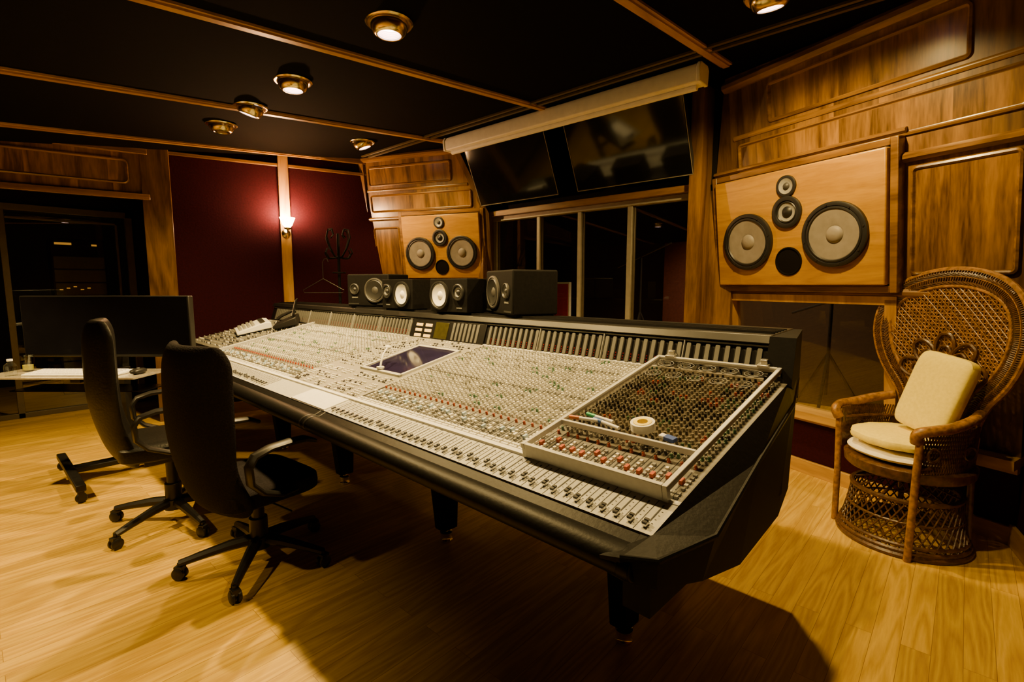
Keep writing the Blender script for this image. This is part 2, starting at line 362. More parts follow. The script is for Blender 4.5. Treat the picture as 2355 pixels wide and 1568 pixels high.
strim(lambda mb:mb.box(-.57,-.51,-.03,.06,.46,1.23).box(.53,.59,-.03,.06,.46,1.23).box(-.57,.59,-.03,.06,1.20,1.25),MSR,[M_oakZ])
strim(lambda mb:mb.box(-.82,1.12,-.07,.06,.42,.47).box(-.82,1.12,-.03,0,.39,.42),MSR,[M_base])
struct(MB().box(-.82,1.12,-.02,0,0,.10),'baseboard_front',M_base,MSR,.004)
struct(MB().box(-.52,.54,.03,.036,.47,1.21),'window_2',M_glass,MSR,smooth=False)
for a in ((-1.08,-.06,2.40,2.61),(-1.08,.16,2.12,2.31),(-1.08,-.74,1.40,1.96),(-1.08,-.74,.6,1.30)):
    strim(lambda mb:inset_panel(mb,*a,.03),MSL,WM)
for a in ((-1.2,-.70,2.03,.04,.03),(-1.2,.33,1.31,.05,.03),(-1.2,.0,2.66,.06,.04),(-.70,.30,2.085,.025,.025),(-1.2,.12,2.34,.03,.01)):
    strim(lambda mb:mold(mb,*a),MSL,WM)
strim(lambda mb:mb.box(-1.2,-1.12,-.03,0,0,2.72),MSL,[M_walnut])
strim(lambda mb:mb.plate([(.30,2.05),(.36,2.05),(.05,2.72),(-.01,2.72)],-.05,.12).box(.30,.36,-.05,.12,0,2.05),MSL,[M_walnut])

# ---------------------------------------------------------------- centre front wall, window
mb=MB(); mb.box(-4.0,-1.3,3.85,3.92,0,.80,0).box(-4.0,-1.3,3.85,3.92,2.0,2.85,1).box(-4.0,-3.74,3.85,3.92,.8,2.0,0).box(-1.58,-1.3,3.85,3.92,.8,2.0,0)
struct(mb,'wall_front',[M_walnut,M_blackmat],smooth=False)
mb=MB()
for x,wd in ((-3.74,.05),(-3.15,.04),(-2.67,.04),(-2.165,.045),(-1.63,.05)): mb.box(x,x+wd,3.83,3.88,.80,2.0).box(x+wd,x+wd+.018,3.85,3.87,.80,2.0,1)
mb.box(-3.74,-1.58,3.82,3.89,1.955,2.0).box(-3.74,-1.58,3.82,3.89,.80,.85)
struct(mb,'window_3',[M_winf,M_doorf],bevel=.004)
struct(MB().box(-3.72,-1.60,3.862,3.868,.83,1.97),'window_4',M_glass,smooth=False)
strim(lambda mb:mb.box(-3.86,-1.50,3.76,3.85,2.0,2.05),T(0,0,0),[M_walnutX])
strim(lambda mb:mb.box(-3.88,-3.76,3.70,3.85,0,2.0),T(0,0,0),[M_walnut])
strim(lambda mb:mb.box(-1.57,-1.48,3.66,3.86,0,2.72),T(0,0,0),[M_walnut])
th=thing('room_divider',T(-3.40,4.6,0),'red panel with pale border standing beyond the studio window','divider')
obj(MB().box(-.11,.11,-.02,.02,0,1.33),'frame',M_offw,th,bevel=.004)
obj(MB().box(-.095,.095,-.026,-.018,.1,1.31),'red_panel',M_red,th)
def stand(x,y,h,lab):
    th=thing('tripod_stand',T(x,y,0),lab,'tripod','tripods in the recording room')
    obj(MB().cyl(.014,.35,h,10),'pole',M_dmet,th)
    for i in range(3):
        a=R(30+120*i); obj(MB().tube([(0,0,h*.62),(.42*math.cos(a),.42*math.sin(a),.01)],.013,6),'leg',M_dmet,th)
    obj(MB().tube([(-.3,0,h-.1),(.35,0,h+.15)],.010,6),'boom_arm',M_dmet,th)
stand(-.85,5.0,1.15,'dark metal tripod stand beyond the window under wall speaker')
stand(-2.75,5.2,1.6,'dark metal boom stand beyond the studio window')
th=thing('acoustic_screen',T(-2.35,5.7,0),'tall reddish brown acoustic screen in the dark recording room','acoustic screen')
obj(MB().box(-.35,.35,-.04,.04,.08,1.8),'padded_panel',plain('gobo_fabric',(.12,.03,.02),.9),th,bevel=.01); obj(MB().box(-.40,.40,-.12,.12,0,.08),'foot_rail',M_walnut,th,bevel=.005)
l=bpy.data.lights.new('recording_room_fill','SPOT'); l.energy=200; l.color=(1,.7,.4); l.shadow_soft_size=.1; l.spot_size=R(120); l.spot_blend=.8  # added fill light without a fixture, so the room beyond the glass shows
o=bpy.data.objects.new('recording_room_fill',l); COL.objects.link(o); o.location=(-1.6,4.9,2.5)

# ---------------------------------------------------------------- television screens and projector roller
def tv(x0,x1,lab):
    th=thing('television',T((x0+x1)/2,3.66,2.10)@RX(24),lab,'television','televisions above the studio window')
    w=(x1-x0)/2; h=.56
    obj(MB().box(-w,w,0,.05,0,h),'housing',M_black,th,bevel=.005)
    obj(MB().box(-w+.008,w-.008,-.004,.002,.010,h-.008),'screen',M_tv,th)
    obj(MB().box(-w,w,-.005,0,-.002,.003).box(-w,-w+.003,-.005,0,0,h).box(w-.003,w,-.005,0,0,h).box(-w,w,-.005,0,h-.003,h),'bezel',M_winf,th)
    obj(MB().box(-.1,.1,.04,.16,.12,.4),'wall_bracket',M_black,th)
tv(-3.74,-2.76,'black flat television tilted down beside another television above window')
tv(-2.55,-1.54,'black flat television with thin silver edge tilted down beside roller screen')
th=thing('projector_screen',T(-2.54,3.26,2.61),'long off-white rolled projector screen casing hanging below dark ceiling','projector screen')
prof=[(-.06,-.05),(.06,-.05),(.07,.04),(.05,.065),(-.05,.065),(-.07,.03)]
obj(MB().prism(prof,-1.21,1.19),'casing',M_offw,th,bevel=.008)
for a,b in ((-1.235,-1.21),(1.19,1.215)): obj(MB().prism([(p[0]*1.08,p[1]*1.08) for p in prof],a,b),'end_cap',M_offw,th,bevel=.006)
mb=MB(); mb.M=RY(90); mb.cyl(.018,-1.18,1.17,16,0,.066,0); obj(mb,'bottom_bar',M_offw,th)

# ---------------------------------------------------------------- drivers
M_port=plain('port_dark',(.006,.005,.005),.9,0,.1,20,0,.1)
def driver(parent,name,x,z,r,kind,y=-.09):
    mb=MB(); mb.M=T(x,y,z)@RX(90)
    if kind=='woofer':
        prof=[(r,0),(r,.022),(r*.95,.026),(r*.88,.025),(r*.865,.019),(r*.85,.023),(r*.80,.025),(r*.77,.018)]
        ms=[0]*7; n=9
        for i in range(n):
            a=r*(.77-.5*i/n); prof.append((a,.017-.014*i/n)); prof.append((a-r*.025,.0185-.014*(i+.4)/n)); ms+=[1,1]
        prof.append((r*.27,.003)); ms+=[1]
        mb.lathe(prof,48,0,ms)
        mb.lathe([(r*.27,.003),(r*.25,.010),(r*.18,.018),(r*.08,.022),(0,.023)],24,2)
        for i in range(8):
            a=2*math.pi*i/8+.2; mb.cyl(.006,.020,.029,8,3,r*.92*math.cos(a),r*.92*math.sin(a))
        return obj(mb,name,[M_rubber,M_cone,M_cone,M_dmet],parent)
    if kind=='wwhite':
        mb.lathe([(r,0),(r,.016),(r*.90,.017),(r*.86,.012),(r*.80,.016),(r*.76,.012),(r*.30,.002)],32,0,[0,0,0,0,0,1]); mb.lathe([(r*.30,.002),(r*.2,.010),(0,.014)],20,1)
        return obj(mb,name,[M_rubber,M_wcone],parent)
    if kind=='mid':
        mb.lathe([(r,0),(r,.014),(r*.92,.018),(r*.74,.016),(r*.70,.008),(r*.62,.014),(r*.56,.008)],32,0)
        mb.lathe([(r*.56,.008),(r*.48,.004),(r*.36,.003)],32,1); mb.lathe([(r*.36,.003),(r*.3,.010),(r*.15,.018),(0,.020)],24,2)
        return obj(mb,name,[M_rubber,M_kgrey,M_rubber],parent)
    if kind=='dark':
        mb.lathe([(r,0),(r,.010),(r*.9,.013),(r*.84,.008),(r*.78,.012),(r*.72,.008),(r*.3,.002)],32,0,[1,1,1,0,0,0]); mb.lathe([(r*.3,.002),(r*.2,.008),(0,.011)],20,1)
        return obj(mb,name,[M_rubber,M_conedk],parent)
    if kind=='tweet':
        mb.lathe([(r,0),(r,.012),(r*.90,.015),(r*.72,.013)],32,0); mb.lathe([(r*.72,.013),(r*.5,.006),(r*.34,.004)],28,1)
        mb.lathe([(r*.34,.004),(r*.28,.012),(r*.1,.018),(0,.019)],20,2)
        return obj(mb,name,[M_rubber,M_kgrey,M_conedk],parent)
    if kind=='port':
        mb.lathe([(r*1.08,0),(r*1.08,.004),(r,.008),(r*.93,.001),(0,.001)],32,0)
        return obj(mb,name,[M_port],parent)
def main_monitor(M,cx,x0,x1,z0,z1,sp,zw,rw,zm,rm,zt,rt,zp,rp,lab):
    th=thing('wall_speaker',M@T(cx,0,0),lab,'speaker','oak wall speakers in the front wall')
    a,b=x0-cx,x1-cx
    mb=MB().box(a,b,-.09,0,z0,z1); obj(mb,'baffle',M_oak,th,bevel=.008)
    f=.045
    mb=MB().box(a-f,a-.006,-.065,0,z0-f,z1+f).box(b+.006,b+f,-.065,0,z0-f,z1+f).box(a-.006,b+.006,-.065,0,z1+.006,z1+f).box(a-.006,b+.006,-.065,0,z0-f,z0-.006)
    mb.box(a-.012,b+.012,-.03,-.001,z0-.012,z1+.012,1)
    obj(mb,'surround_frame',[M_walnutX,M_darkslot],th,bevel=.004)
    for s in (-1,1): driver(th,'woofer',s*sp,zw,rw,'woofer')
    driver(th,'midrange_driver',0,zm,rm,'mid'); driver(th,'tweeter',0,zt,rt,'tweet'); driver(th,'bass_port',0,zp,rp,'port',-.0905)
main_monitor(MSR,0,-.56,.565,1.32,2.05,.295,1.62,.19,1.785,.10,1.945,.066,1.475,.085,'large orange oak wall speaker with two grey woofers beside wicker chair')
main_monitor(MSL,-.20,-.66,.26,1.395,2.065,.25,1.665,.175,1.825,.088,1.985,.06,1.515,.075,'orange oak wall speaker with two grey woofers beside maroon wall')

# ---------------------------------------------------------------- console
CM=T(-.47,.975,0)@RZ(-2)
con=thing('mixing_console',CM,'huge black mixing console with rows of pale knobs and faders','mixing console')
SL=math.degrees(math.atan(.22))
def zs(v): return .753+.22*v
PIT=.0385
U0=-.012
UL=-3.72
body=MB()
body.prism([(.0,.74),(.94,.945),(.985,1.085),(1.25,1.10),(1.25,.46),(.95,.43),(.35,.48),(.02,.66)],UL-.02,-.07)
body.prism([(.18,.78),(.94,.945),(.985,1.085),(1.20,1.10),(1.20,.46),(.95,.43),(.35,.53),(.18,.66)],-4.72,UL-.02)
obj(body,'body',M_black,con,bevel=.006)
A=[(-.07,-.0,.735),(-.07,-.10,.725),(-.02,-.10,.738),(.045,-.06,.738),(.09,.12,.742),(.055,.50,.81),(.015,.95,.88),(-.05,1.25,.93),(-.07,1.25,.93)]
B=[(-.07,-.0,.66),(-.07,-.085,.685),(-.02,-.085,.680),(.035,-.04,.664),(.065,.12,.625),(.045,.42,.53),(-.01,.95,.47),(-.06,1.25,.47),(-.07,1.25,.47)]
n=len(A); mb=MB()
inn=[(0,.002,.757),(0,.94,.962),(-.05,1.25,1.0)]
TV=A+B+inn
fs=[(i,n+i,n+(i+1)%n,(i+1)%n) for i in range(n)]
fs=[f[::-1] for f in fs]
fs+= [list(range(n,2*n))[::-1]]
o3=2*n
mb.add(TV,fs,1); mb.add(TV,[(1,2,o3),(2,3,o3),(3,4,o3),(4,5,o3),(5,6,o3+1,o3),(6,7,o3+2,o3+1)],0); mb.box(-.07,0,.0,.94,.56,.73,1)
obj(mb,'side_arm',[M_pad,M_blackmat],con,smooth=False)
mb=MB(); mb.tube([A[2],A[3],A[4],A[5],A[6],A[7]],.007,8); obj(mb,'side_arm_piping',M_pad,con)
mb=MB(); mb.add([(-.08,.93,.95),(.012,.93,.95),(-.08,.975,1.115),(.008,.975,1.115),(-.045,1.25,1.125),(-.08,1.25,1.125),(-.045,1.25,.85),(-.08,1.25,.85)],
 [(0,1,3,2),(2,3,4,5),(1,6,4,3),(5,4,6,7)]); obj(mb,'bridge_end_cap',M_blackmat,con,smooth=False)
prof=[]
for i in range(13):
    a=R(60+200*i/12); prof.append((-.052+.046*math.cos(a),.708+.034*math.sin(a)))
prof=[(0,.750)]+prof+[(0,.672)]
mb=MB().prism(prof,-3.45,-.0); obj(mb,'armrest',M_pad,con,bevel=.003)
for u in (-1.56,-1.60): obj(MB().prism([(p[0]*1.03,p[1]+.002) for p in prof],u-.006,u+.006),'armrest_joint',M_plastic,con,bevel=.002)
obj(MB().prism([(p[0]*1.03-.001,p[1]+.001) for p in prof],-.03,.0),'armrest_cap',M_pad,con,bevel=.002)
def slab(mb,u0,u1,v0,v1,t=.006,m=0,lift=0):
    mb.prism([(v0,zs(v0)-.02+lift),(v1,zs(v1)-.02+lift),(v1,zs(v1)+t+lift),(v0,zs(v0)+t+lift)],u0,u1,m)
mb=MB(); slab(mb,UL,0,.002,.125,0); slab(mb,-1.93,-1.58,.004,.12,.004,1)
obj(mb,'fader_panel',[M_fpan,M_white],con,smooth=False)
mb=MB()
slab(mb,-1.55,0,.142,.935,0); slab(mb,UL,-2.30,.142,.935,0)
obj(mb,'channel_panel',[M_greyd],con,smooth=False)
mb=MB(); slab(mb,-2.295,-1.555,.142,.40,.004); slab(mb,-2.295,-1.98,.40,.935,.004); slab(mb,-1.98,-1.555,.80,.935,.004); slab(mb,-1.60,-1.555,.40,.80,.004)
obj(mb,'centre_panel',[M_grey],con,smooth=False)
mb=MB(); slab(mb,-3.74,-.50,.125,.142,.008); obj(mb,'label_strip',[M_white],con,smooth=False)
mb=MB(); slab(mb,-.5,-.0,.125,.142,.002); slab(mb,-3.765,-3.735,.02,.96,.02); slab(mb,UL,0,.936,.958,.006); obj(mb,'metal_edge',[M_alup],con,bevel=.002)
mb=MB(); slab(mb,-4.70,-3.78,.22,.93,.0); obj(mb,'patch_panel',[M_greyd],con,smooth=False)
mb=MB(); mb.prism([(.42,zs(.42)+.01),(.78,zs(.78)+.014),(.78,zs(.78)-.02),(.42,zs(.42)-.02)],-1.96,-1.61,0); obj(mb,'screen',[M_purple],con,bevel=.003)
mb=MB()
for u in (-1.975,-1.61): slab(mb,u,u+.015,.40,.80,.016)
slab(mb,-1.975,-1.595,.40,.42,.016); slab(mb,-1.975,-1.595,.78,.80,.016); obj(mb,'screen_surround',[M_alup],con,bevel=.002)
CAMP=Vector((0,0,1.3))
tilt=RX(SL)
kn=[];bt=[]; fd=[]; slots=[]; seps=[]
chR=[U0-PIT*(i+.5) for i in range(40)]
chL=[-2.305-PIT*(i+.5) for i in range(36)]
MK=[M_cream,M_kgrey,M_kdark,M_kred,M_kblue,M_kgreen,M_kmid,M_grey]
def channel(u,ci):
    cov=u>-.52
    seps.append(u-PIT/2)
    for a in (-.011,0,.011):
        for v in (.152,.166): bt.append((u+a,v,0 if not cov else 1))
    slots.append((u-.006,.182,.272)); fv=.19+.05*random.random()
    bt.append((u-.006,fv+.01,(4 if ci%3 else 0) if not cov else 3,1))
    for v in (.19,.207,.224,.241,.258): bt.append((u+.010,v,random.choice((0,1,0,7)) if not cov else random.choice((1,0,6))))
    kn.append((u-.004,.292,3))
    v=.318; r=0
    while v<.925:
        if cov: c=random.choice((1,1,1,2,2,3,1,2,1,5,1,2))
        else:
            base=[6,0,6,6,0,6,6,6,0,6,1,0][r%12]; c=base if random.random()<.88 else random.choice((1,0,5))
        kn.append((u-.0085,v,c)); kn.append((u+.0085,v+.006,c if random.random()<.8 else (0 if not cov else 1)))
        if r%3==1: bt.append((u,v+.012,0 if not cov else 1))
        v+=.0218; r+=1
    fd.append((u,.028+.012*(random.random()<.15)))
    slots.append((u,.018,.112))
for i,u in enumerate(chR): channel(u,i)
for i,u in enumerate(chL): channel(u,i)
for b0 in (-1.58,-1.70,-1.82,-1.96,-2.08,-2.20):
    for blk,(v0,rows) in enumerate(((.160,4),(.245,3),(.325,3))):
        nn=random.choice((4,5,6)); 
        for r_ in range(rows):
            for j in range(nn):
                if random.random()<.9: bt.append((b0-.008-j*.0165,v0+r_*.018,random.choice((0,0,0,6,2)) ))
for bv in [ .42+.028*i for i in range(18)]:
    for bu in [-2.00-.026*j for j in range(11)]:
        if random.random()<.8: (kn if random.random()<.6 else bt).append((bu,bv,random.choice((0,6,1,2,0))))
for bv in (.83,.86,.89,.915):
    for j in range(14): 
        if random.random()<.8: bt.append((-1.60-.026*j,bv,random.choice((0,0,2))))
for iv in range(16):
    for iu in range(26):
        kn.append((-4.68+iu*.035,.26+iv*.042,random.choice((1,1,6,2))))
KR=.0052
def kmesh(seg,r,h,pointer=False):
    mb=MB(); mb.lathe([(r*1.15,0),(r*1.1,.003),(r*.85,.004),(r*.75,h),(0,h)],seg,0) if pointer else mb.add(
        [(r*math.cos(2*math.pi*i/seg),r*math.sin(2*math.pi*i/seg),0) for i in range(seg)]+[(r*.78*math.cos(2*math.pi*i/seg),r*.78*math.sin(2*math.pi*i/seg),h) for i in range(seg)],
        [list(range(seg,2*seg))]+[(i,(i+1)%seg,seg+(i+1)%seg,seg+i) for i in range(seg)],0)
    if pointer: mb.box(-.0008,.0008,0,r*.8,h-.001,h+.0008,1)
    return mb
def dist(it): return (CM@Vector((it[0],it[1],zs(it[1])))-CAMP).length
kn.sort(key=dist); bt.sort(key=dist)
kms={}
for it in kn[:100]:
    if it[2] not in kms: kms[it[2]]=mesh(kmesh(12,KR,.012,True),'knob',[MK[it[2]],M_white],True)
    put(kms[it[2]],'knob',con,T(it[0],it[1],zs(it[1]))@tilt@RZ(random.uniform(-120,120)))
def stuffmesh(base,items,name,mats,par):
    mb=MB()
    for it in items:
        mb.M=T(it[0],it[1],zs(it[1]))@tilt; mb.add(base.V,base.F,it[2])
    return obj(mb,name,mats,par,kind='stuff',smooth=False)
kb=kmesh(7,KR,.012)
stuffmesh(kb,kn[100:],'knob',MK,con)
bb=MB().box(-.0045,.0045,-.0045,.0045,0,.007); bb2=MB().box(-.005,.005,-.009,.009,0,.012)
bms={}
for it in bt[:100]:
    key=(it[2],len(it)>3)
    if key not in bms: bms[key]=mesh(bb2 if len(it)>3 else bb,'button',[MK[it[2]]],False)
    put(bms[key],'button',con,T(it[0],it[1],zs(it[1]))@tilt)
mb=MB()
for it in bt[100:]:
    b=bb2 if len(it)>3 else bb; mb.M=T(it[0],it[1],zs(it[1])+.003*(it[0]<-1.55 and it[0]>-2.3))@tilt; mb.add(b.V,b.F,it[2])
obj(mb,'button',MK,con,kind='stuff',smooth=False)
mb=MB()
for u,a,b in slots: mb.M=Matrix.Identity(4); slab(mb,u-.0016,u+.0016,a,b,.0012)
for u in seps: slab(mb,u-.0006,u+.0006,.004,.124,.001); slab(mb,u-.0010,u+.0010,.145,.93,.0012)
obj(mb,'fader_slot',[M_darkslot],con,kind='stuff',smooth=False)
mb=MB()
for u in chR+chL:
    for j in range(6): slab(mb,u+.007,u+.011,.022+j*.016,.0232+j*.016,.0014)
obj(mb,'fader_scale',[M_kgrey],con,kind='stuff',smooth=False)
fmb=MB().box(-.005,.005,-.010,.010,.003,.009,0).box(-.0055,.0055,-.009,-.002,.009,.014,1).box(-.0055,.0055,.002,.009,.009,.014,1).box(-.003,.003,-.004,.004,-.004,.004,0)
fm=mesh(fmb,'fader',[M_chrome,M_kdark],False)
for u,v in fd: put(fm,'fader',con,T(u,v,zs(v))@tilt)
BA=math.degrees(math.atan2(1.085-.945,.985-.94))
fm_=MB(); fm_.plate(rrect(-.0085,.0085,.020,.128,.004,3),-.009,0,0)
for i in range(3): fm_.box(.0120,.0160,-.0025,-.001,.030+.012*i,.036+.012*i,1)
MET=mesh(fm_,'level_meter',[M_meter,plain('dim_red_meter',(.25,.012,.006),.4)],True)
FB=T(0,.94,.945)@RX(BA-90)
for i in range(40): put(MET,'level_meter',con,T(U0-PIT*(i+.5),0,0)@FB)
for i in range(60):
    u=-2.305-PIT*(i+.5)
    if u<-4.70: break
    put(MET,'level_meter',con,T(u,0,0)@FB)
mb=MB(); mb.M=FB
for j in range(1,4): mb.box(U0-PIT*10*j-.002,U0-PIT*10*j+.002,-.012,0,.0,.14)
for j in range(0,6): mb.box(-2.305-PIT*10*j-.002,-2.305-PIT*10*j+.002,-.012,0,.0,.14)
mb.box(-4.70,0,-.005,0,.0,.008); mb.box(-4.70,0,-.005,0,.136,.142); obj(mb,'bridge_divider',[M_kgrey],con,bevel=.001)
mb=MB(); mb.M=FB
mb.box(-2.29,-1.57,-.010,0,.01,.135,0); 
for cx in (-2.2,-2.1): 
    for cz in (.03,.065,.10): mb.box(cx-.035,cx+.035,-.014,-.009,cz-.010,cz+.010,1)
mb.box(-2.03,-1.90,-.014,-.009,.02,.125,2)
for i in range(7): mb.box(-1.86+i*.036,-1.84+i*.036,-.014,-.009,.02,.128,3)
obj(mb,'bridge_display',[M_black,M_amber,plain('oscilloscope_screen',(.05,.045,.01),.2),M_meter],con,bevel=.002)
mb=MB(); mb.prism([(.965,1.088),(.985,1.118),(1.25,1.128),(1.25,1.098),(.985,1.085)],-4.72,-.075); obj(mb,'bridge_top',M_black,con,bevel=.004)
mb=MB()
for j in range(5): mb.box(-4.7,-.08,1.03+j*.035,1.035+j*.035,1.118,1.130)
obj(mb,'vent_rib',[M_plastic],con,kind='stuff',smooth=False)
for u,v in ((-.39,.55),(-1.43,.55),(-2.5,.55),(-3.5,.55),(-.45,1.05),(-2.5,1.0),(-3.5,1.0)):
    lg=obj(MB().prism([(-.045,.07),(.045,.07),(.07,.56),(-.10,.56)],-.036,.036),'leg',M_blackmat,con,T(u,v,0),bevel=.006)
    mb=MB().lathe([(0,0),(.030,0),(.032,.012),(.027,.02),(.027,.035),(.032,.04),(.032,.05),(.012,.055),(.012,.075)],20); obj(mb,'levelling_foot',M_chrome,lg,T(0,0,0))
th=thing('gooseneck_microphone',CM@T(-1.80,.42,zs(.42)+.018),'small white gooseneck microphone standing on the console screen','microphone')
obj(MB().cyl(.02,0,.012,18),'base',M_cream,th,bevel=.002)
obj(MB().tube([(0,0,.01),(-.005,.01,.04),(-.02,.03,.07),(-.04,.06,.09),(-.06,.08,.095)],.005,8),'gooseneck',M_cream,th)
mb=MB(); mb.M=T(-.068,.09,.098); mb.sell(.018,.018,.012,1,1,14,8); obj(mb,'microphone_head',M_cream,th)

CV=CM@T(-.50,.12,zs(.12)+.0)@RX(SL)
cv=thing('console_cover',CV,'silver framed smoked acrylic cover lying over the last console channels','cover')
W=.475; H=.86
def bar(x0,x1,y0,y1,z0=.030,z1=.048,name='frame_bar'):
    return obj(MB().box(x0,x1,y0,y1,z0,z1),name,M_alup,cv,bevel=.002)
bar(0,.014,0,H); bar(W-.014,W,0,H); bar(.014,W-.014,0,.014,.004,.048); bar(.014,W-.014,H-.014,H); bar(.014,W-.014,.185,.195)
obj(MB().add([(.012,.194,.040),(W-.012,.194,.040),(W-.012,H-.012,.040),(.012,H-.012,.040)],[(0,1,2,3)]),'acrylic_sheet',M_smoke,cv)
for x in (.06,W-.06): 
    obj(MB().box(x-.02,x+.02,H-.02,H+.02,.046,.056).box(x-.012,x+.012,H-.005,H+.012,.056,.071),'clip',M_alu,cv,bevel=.002)
mb=MB()
for r_ in range(2):
    for i in range(5):
        cx,cy=.07+i*.083,H-.07-.105*r_
        mb.tube([(cx+.03*math.cos(a*math.pi/10),cy+.03*math.sin(a*math.pi/10),.041) for a in range(20)],.0008,4,0,True)
        mb.tube([(cx+.018*math.cos(a*math.pi/8),cy+.018*math.sin(a*math.pi/8),.041) for a in range(16)],.0006,4,0,True)
obj(mb,'engraved_ring',M_kgrey,cv,kind='stuff')
for x in (.01,W-.01):
    for y in (.01,H-.01): obj(MB().box(x-.008,x+.008,y-.008,y+.008,.002,.032),'foot',M_alup,cv)
def onc(x,y,z,a=0): return CV@T(x,y,z)@RZ(a)
for nm,x,y,a,cm,lab in (('marker_pen',.09,.222,8,plain('orange_ink',(.55,.16,.04),.4),'white marker pen with orange cap lying on the acrylic cover'),
                    ('marker_pen',.13,.246,-8,plain('green_ink',(.03,.35,.16),.4),'white marker pen with green cap lying on the acrylic cover'),
                    ('marker_pen',.17,.220,-12,plain('blue_ink',(.03,.12,.5),.4),'white marker pen with blue cap lying on the acrylic cover')):
    th=thing(nm,onc(x,y,.0485,a),lab,'pen','marker pens on the console cover')
    mb=MB(); mb.M=RY(90); mb.cyl(.0055,-.030,.045,12); obj(mb,'barrel',M_white,th)
    mb=MB(); mb.M=RY(90); mb.cyl(.0065,-.065,-.028,12); obj(mb,'cap',cm,th,bevel=.001)
th=thing('tape_roll',onc(.272,.250,.0415),'roll of clear adhesive tape lying on the acrylic cover','tape')
obj(MB().lathe([(.028,0),(.036,0),(.036,.024),(.028,.024),(.028,0)],32),'tape',M_cream,th)
obj(MB().lathe([(.016,0),(.027,0),(.027,.025),(.016,.025),(.016,0)],28),'core',M_yellow,th)
th=thing('eraser',onc(.365,.222,.0415,-12),'small white and blue eraser lying on the acrylic cover','eraser')
obj(MB().box(-.026,-.005,-.009,.009,0,.011),'rubber',M_white,th,bevel=.003); obj(MB().box(-.008,.026,-.010,.010,0,.0115),'sleeve',plain('blue_sleeve',(.04,.09,.4),.4),th,bevel=.001)

# ---------------------------------------------------------------- near-field speakers on the bridge
BT=1.130
def nearfield(name,x,y,ang,w,h,d,fn,lab,grp):
    th=thing(name,T(x,y,BT+.003)@RZ(ang+90),lab,'speaker',grp)
    obj(MB().box(-w/2,w/2,0,d,.0,h),'cabinet',M_blackmat,th,bevel=.010 if h>.22 else .004,seg=3); fn(th,w,h); return th
def gen(side):
    def f(th,w,h):
        s=side
        driver(th,'woofer',s*.07,h/2,.095,'dark',-.002)
        driver(th,'tweeter',-s*.12,h/2+.01,.042,'dark',-.002)
        for sx in (-1,1): obj(MB().box(sx*(w/2-.06)-.05,sx*(w/2-.06)+.05,-.003,.001,.014,.024),'bass_slot',M_darkslot,th)
        text('GENELEC',.014,'maker_lettering',M_kgrey,th,T(-s*.12,-.003,h/2-.06)@RX(90))
    return f
def ns(side):
    def f(th,w,h):
        driver(th,'woofer',side*.07,h/2,.088,'wwhite',-.002); driver(th,'tweeter',-side*.105,h/2+.02,.05,'mid',-.002)
        text('YAMAHA',.012,'maker_lettering',M_kgrey,th,T(-side*.105,-.003,h/2-.08)@RX(90))
    return f
G='nearfield speakers on the console bridge'
nearfield('studio_speaker',-1.99,2.08,-114,.39,.25,.28,gen(-1),'large black studio speaker turned inward at the row end',G)
nearfield('studio_speaker',-3.47,2.15,-69,.39,.25,.28,gen(1),'large black studio speaker on its side beside white-coned speaker',G)
nearfield('studio_speaker',-2.375,2.03,-90,.345,.205,.20,ns(-1),'small black studio speaker with bright white cone on console',G)
nearfield('studio_speaker',-2.97,2.07,-90,.36,.205,.20,ns(1),'small black studio speaker with bright white cone on console',G)

# ---------------------------------------------------------------- things on the far wing of the console
th=thing('remote_controller',CM@T(-4.25,.62,zs(.62)+.018)@RX(SL)@RZ(-14),'cream tape remote controller with buttons on the console wing','controller')
obj(MB().prism([(-.14,0),(.14,0),(.14,.05),(.10,.06),(-.14,.025)],-.17,.17),'housing',M_offw,th,bevel=.006)
mb=MB()
for i in range(7):
    for j in range(4): mb.box(-.14+i*.04,-.115+i*.04,-.11+j*.035,-.09+j*.035,.03+j*.006,.043+j*.006)
obj(mb,'button',M_kgrey,th,kind='stuff')
obj(MB().box(-.15,.15,.06,.10,.05,.062),'display',M_darkslot,th)
th=thing('desk_phone',CM@T(-3.95,.80,zs(.80)+.024)@RX(SL)@RZ(-30),'black desk phone with small tilted display on the console','phone')
obj(MB().prism([(-.10,0),(.10,0),(.10,.07),(-.10,.025)],-.11,.11),'housing',M_plastic,th,bevel=.008)
obj(MB().box(-.06,.07,-.004,.006,0,.17),'display_stand',M_plastic,th,T(.02,.06,.055)@RX(-25),bevel=.004)
obj(MB().box(-.05,.06,-.007,-.003,.03,.16),'display',plain('lit_display',(.35,.28,.26),.3),th,T(.02,.06,.055)@RX(-25))
mb=MB(); mb.tube([(-.085,-.08,.055),(-.085,-.04,.075),(-.085,.05,.10),(-.085,.085,.09)],.014,8); obj(mb,'handset',M_plastic,th)

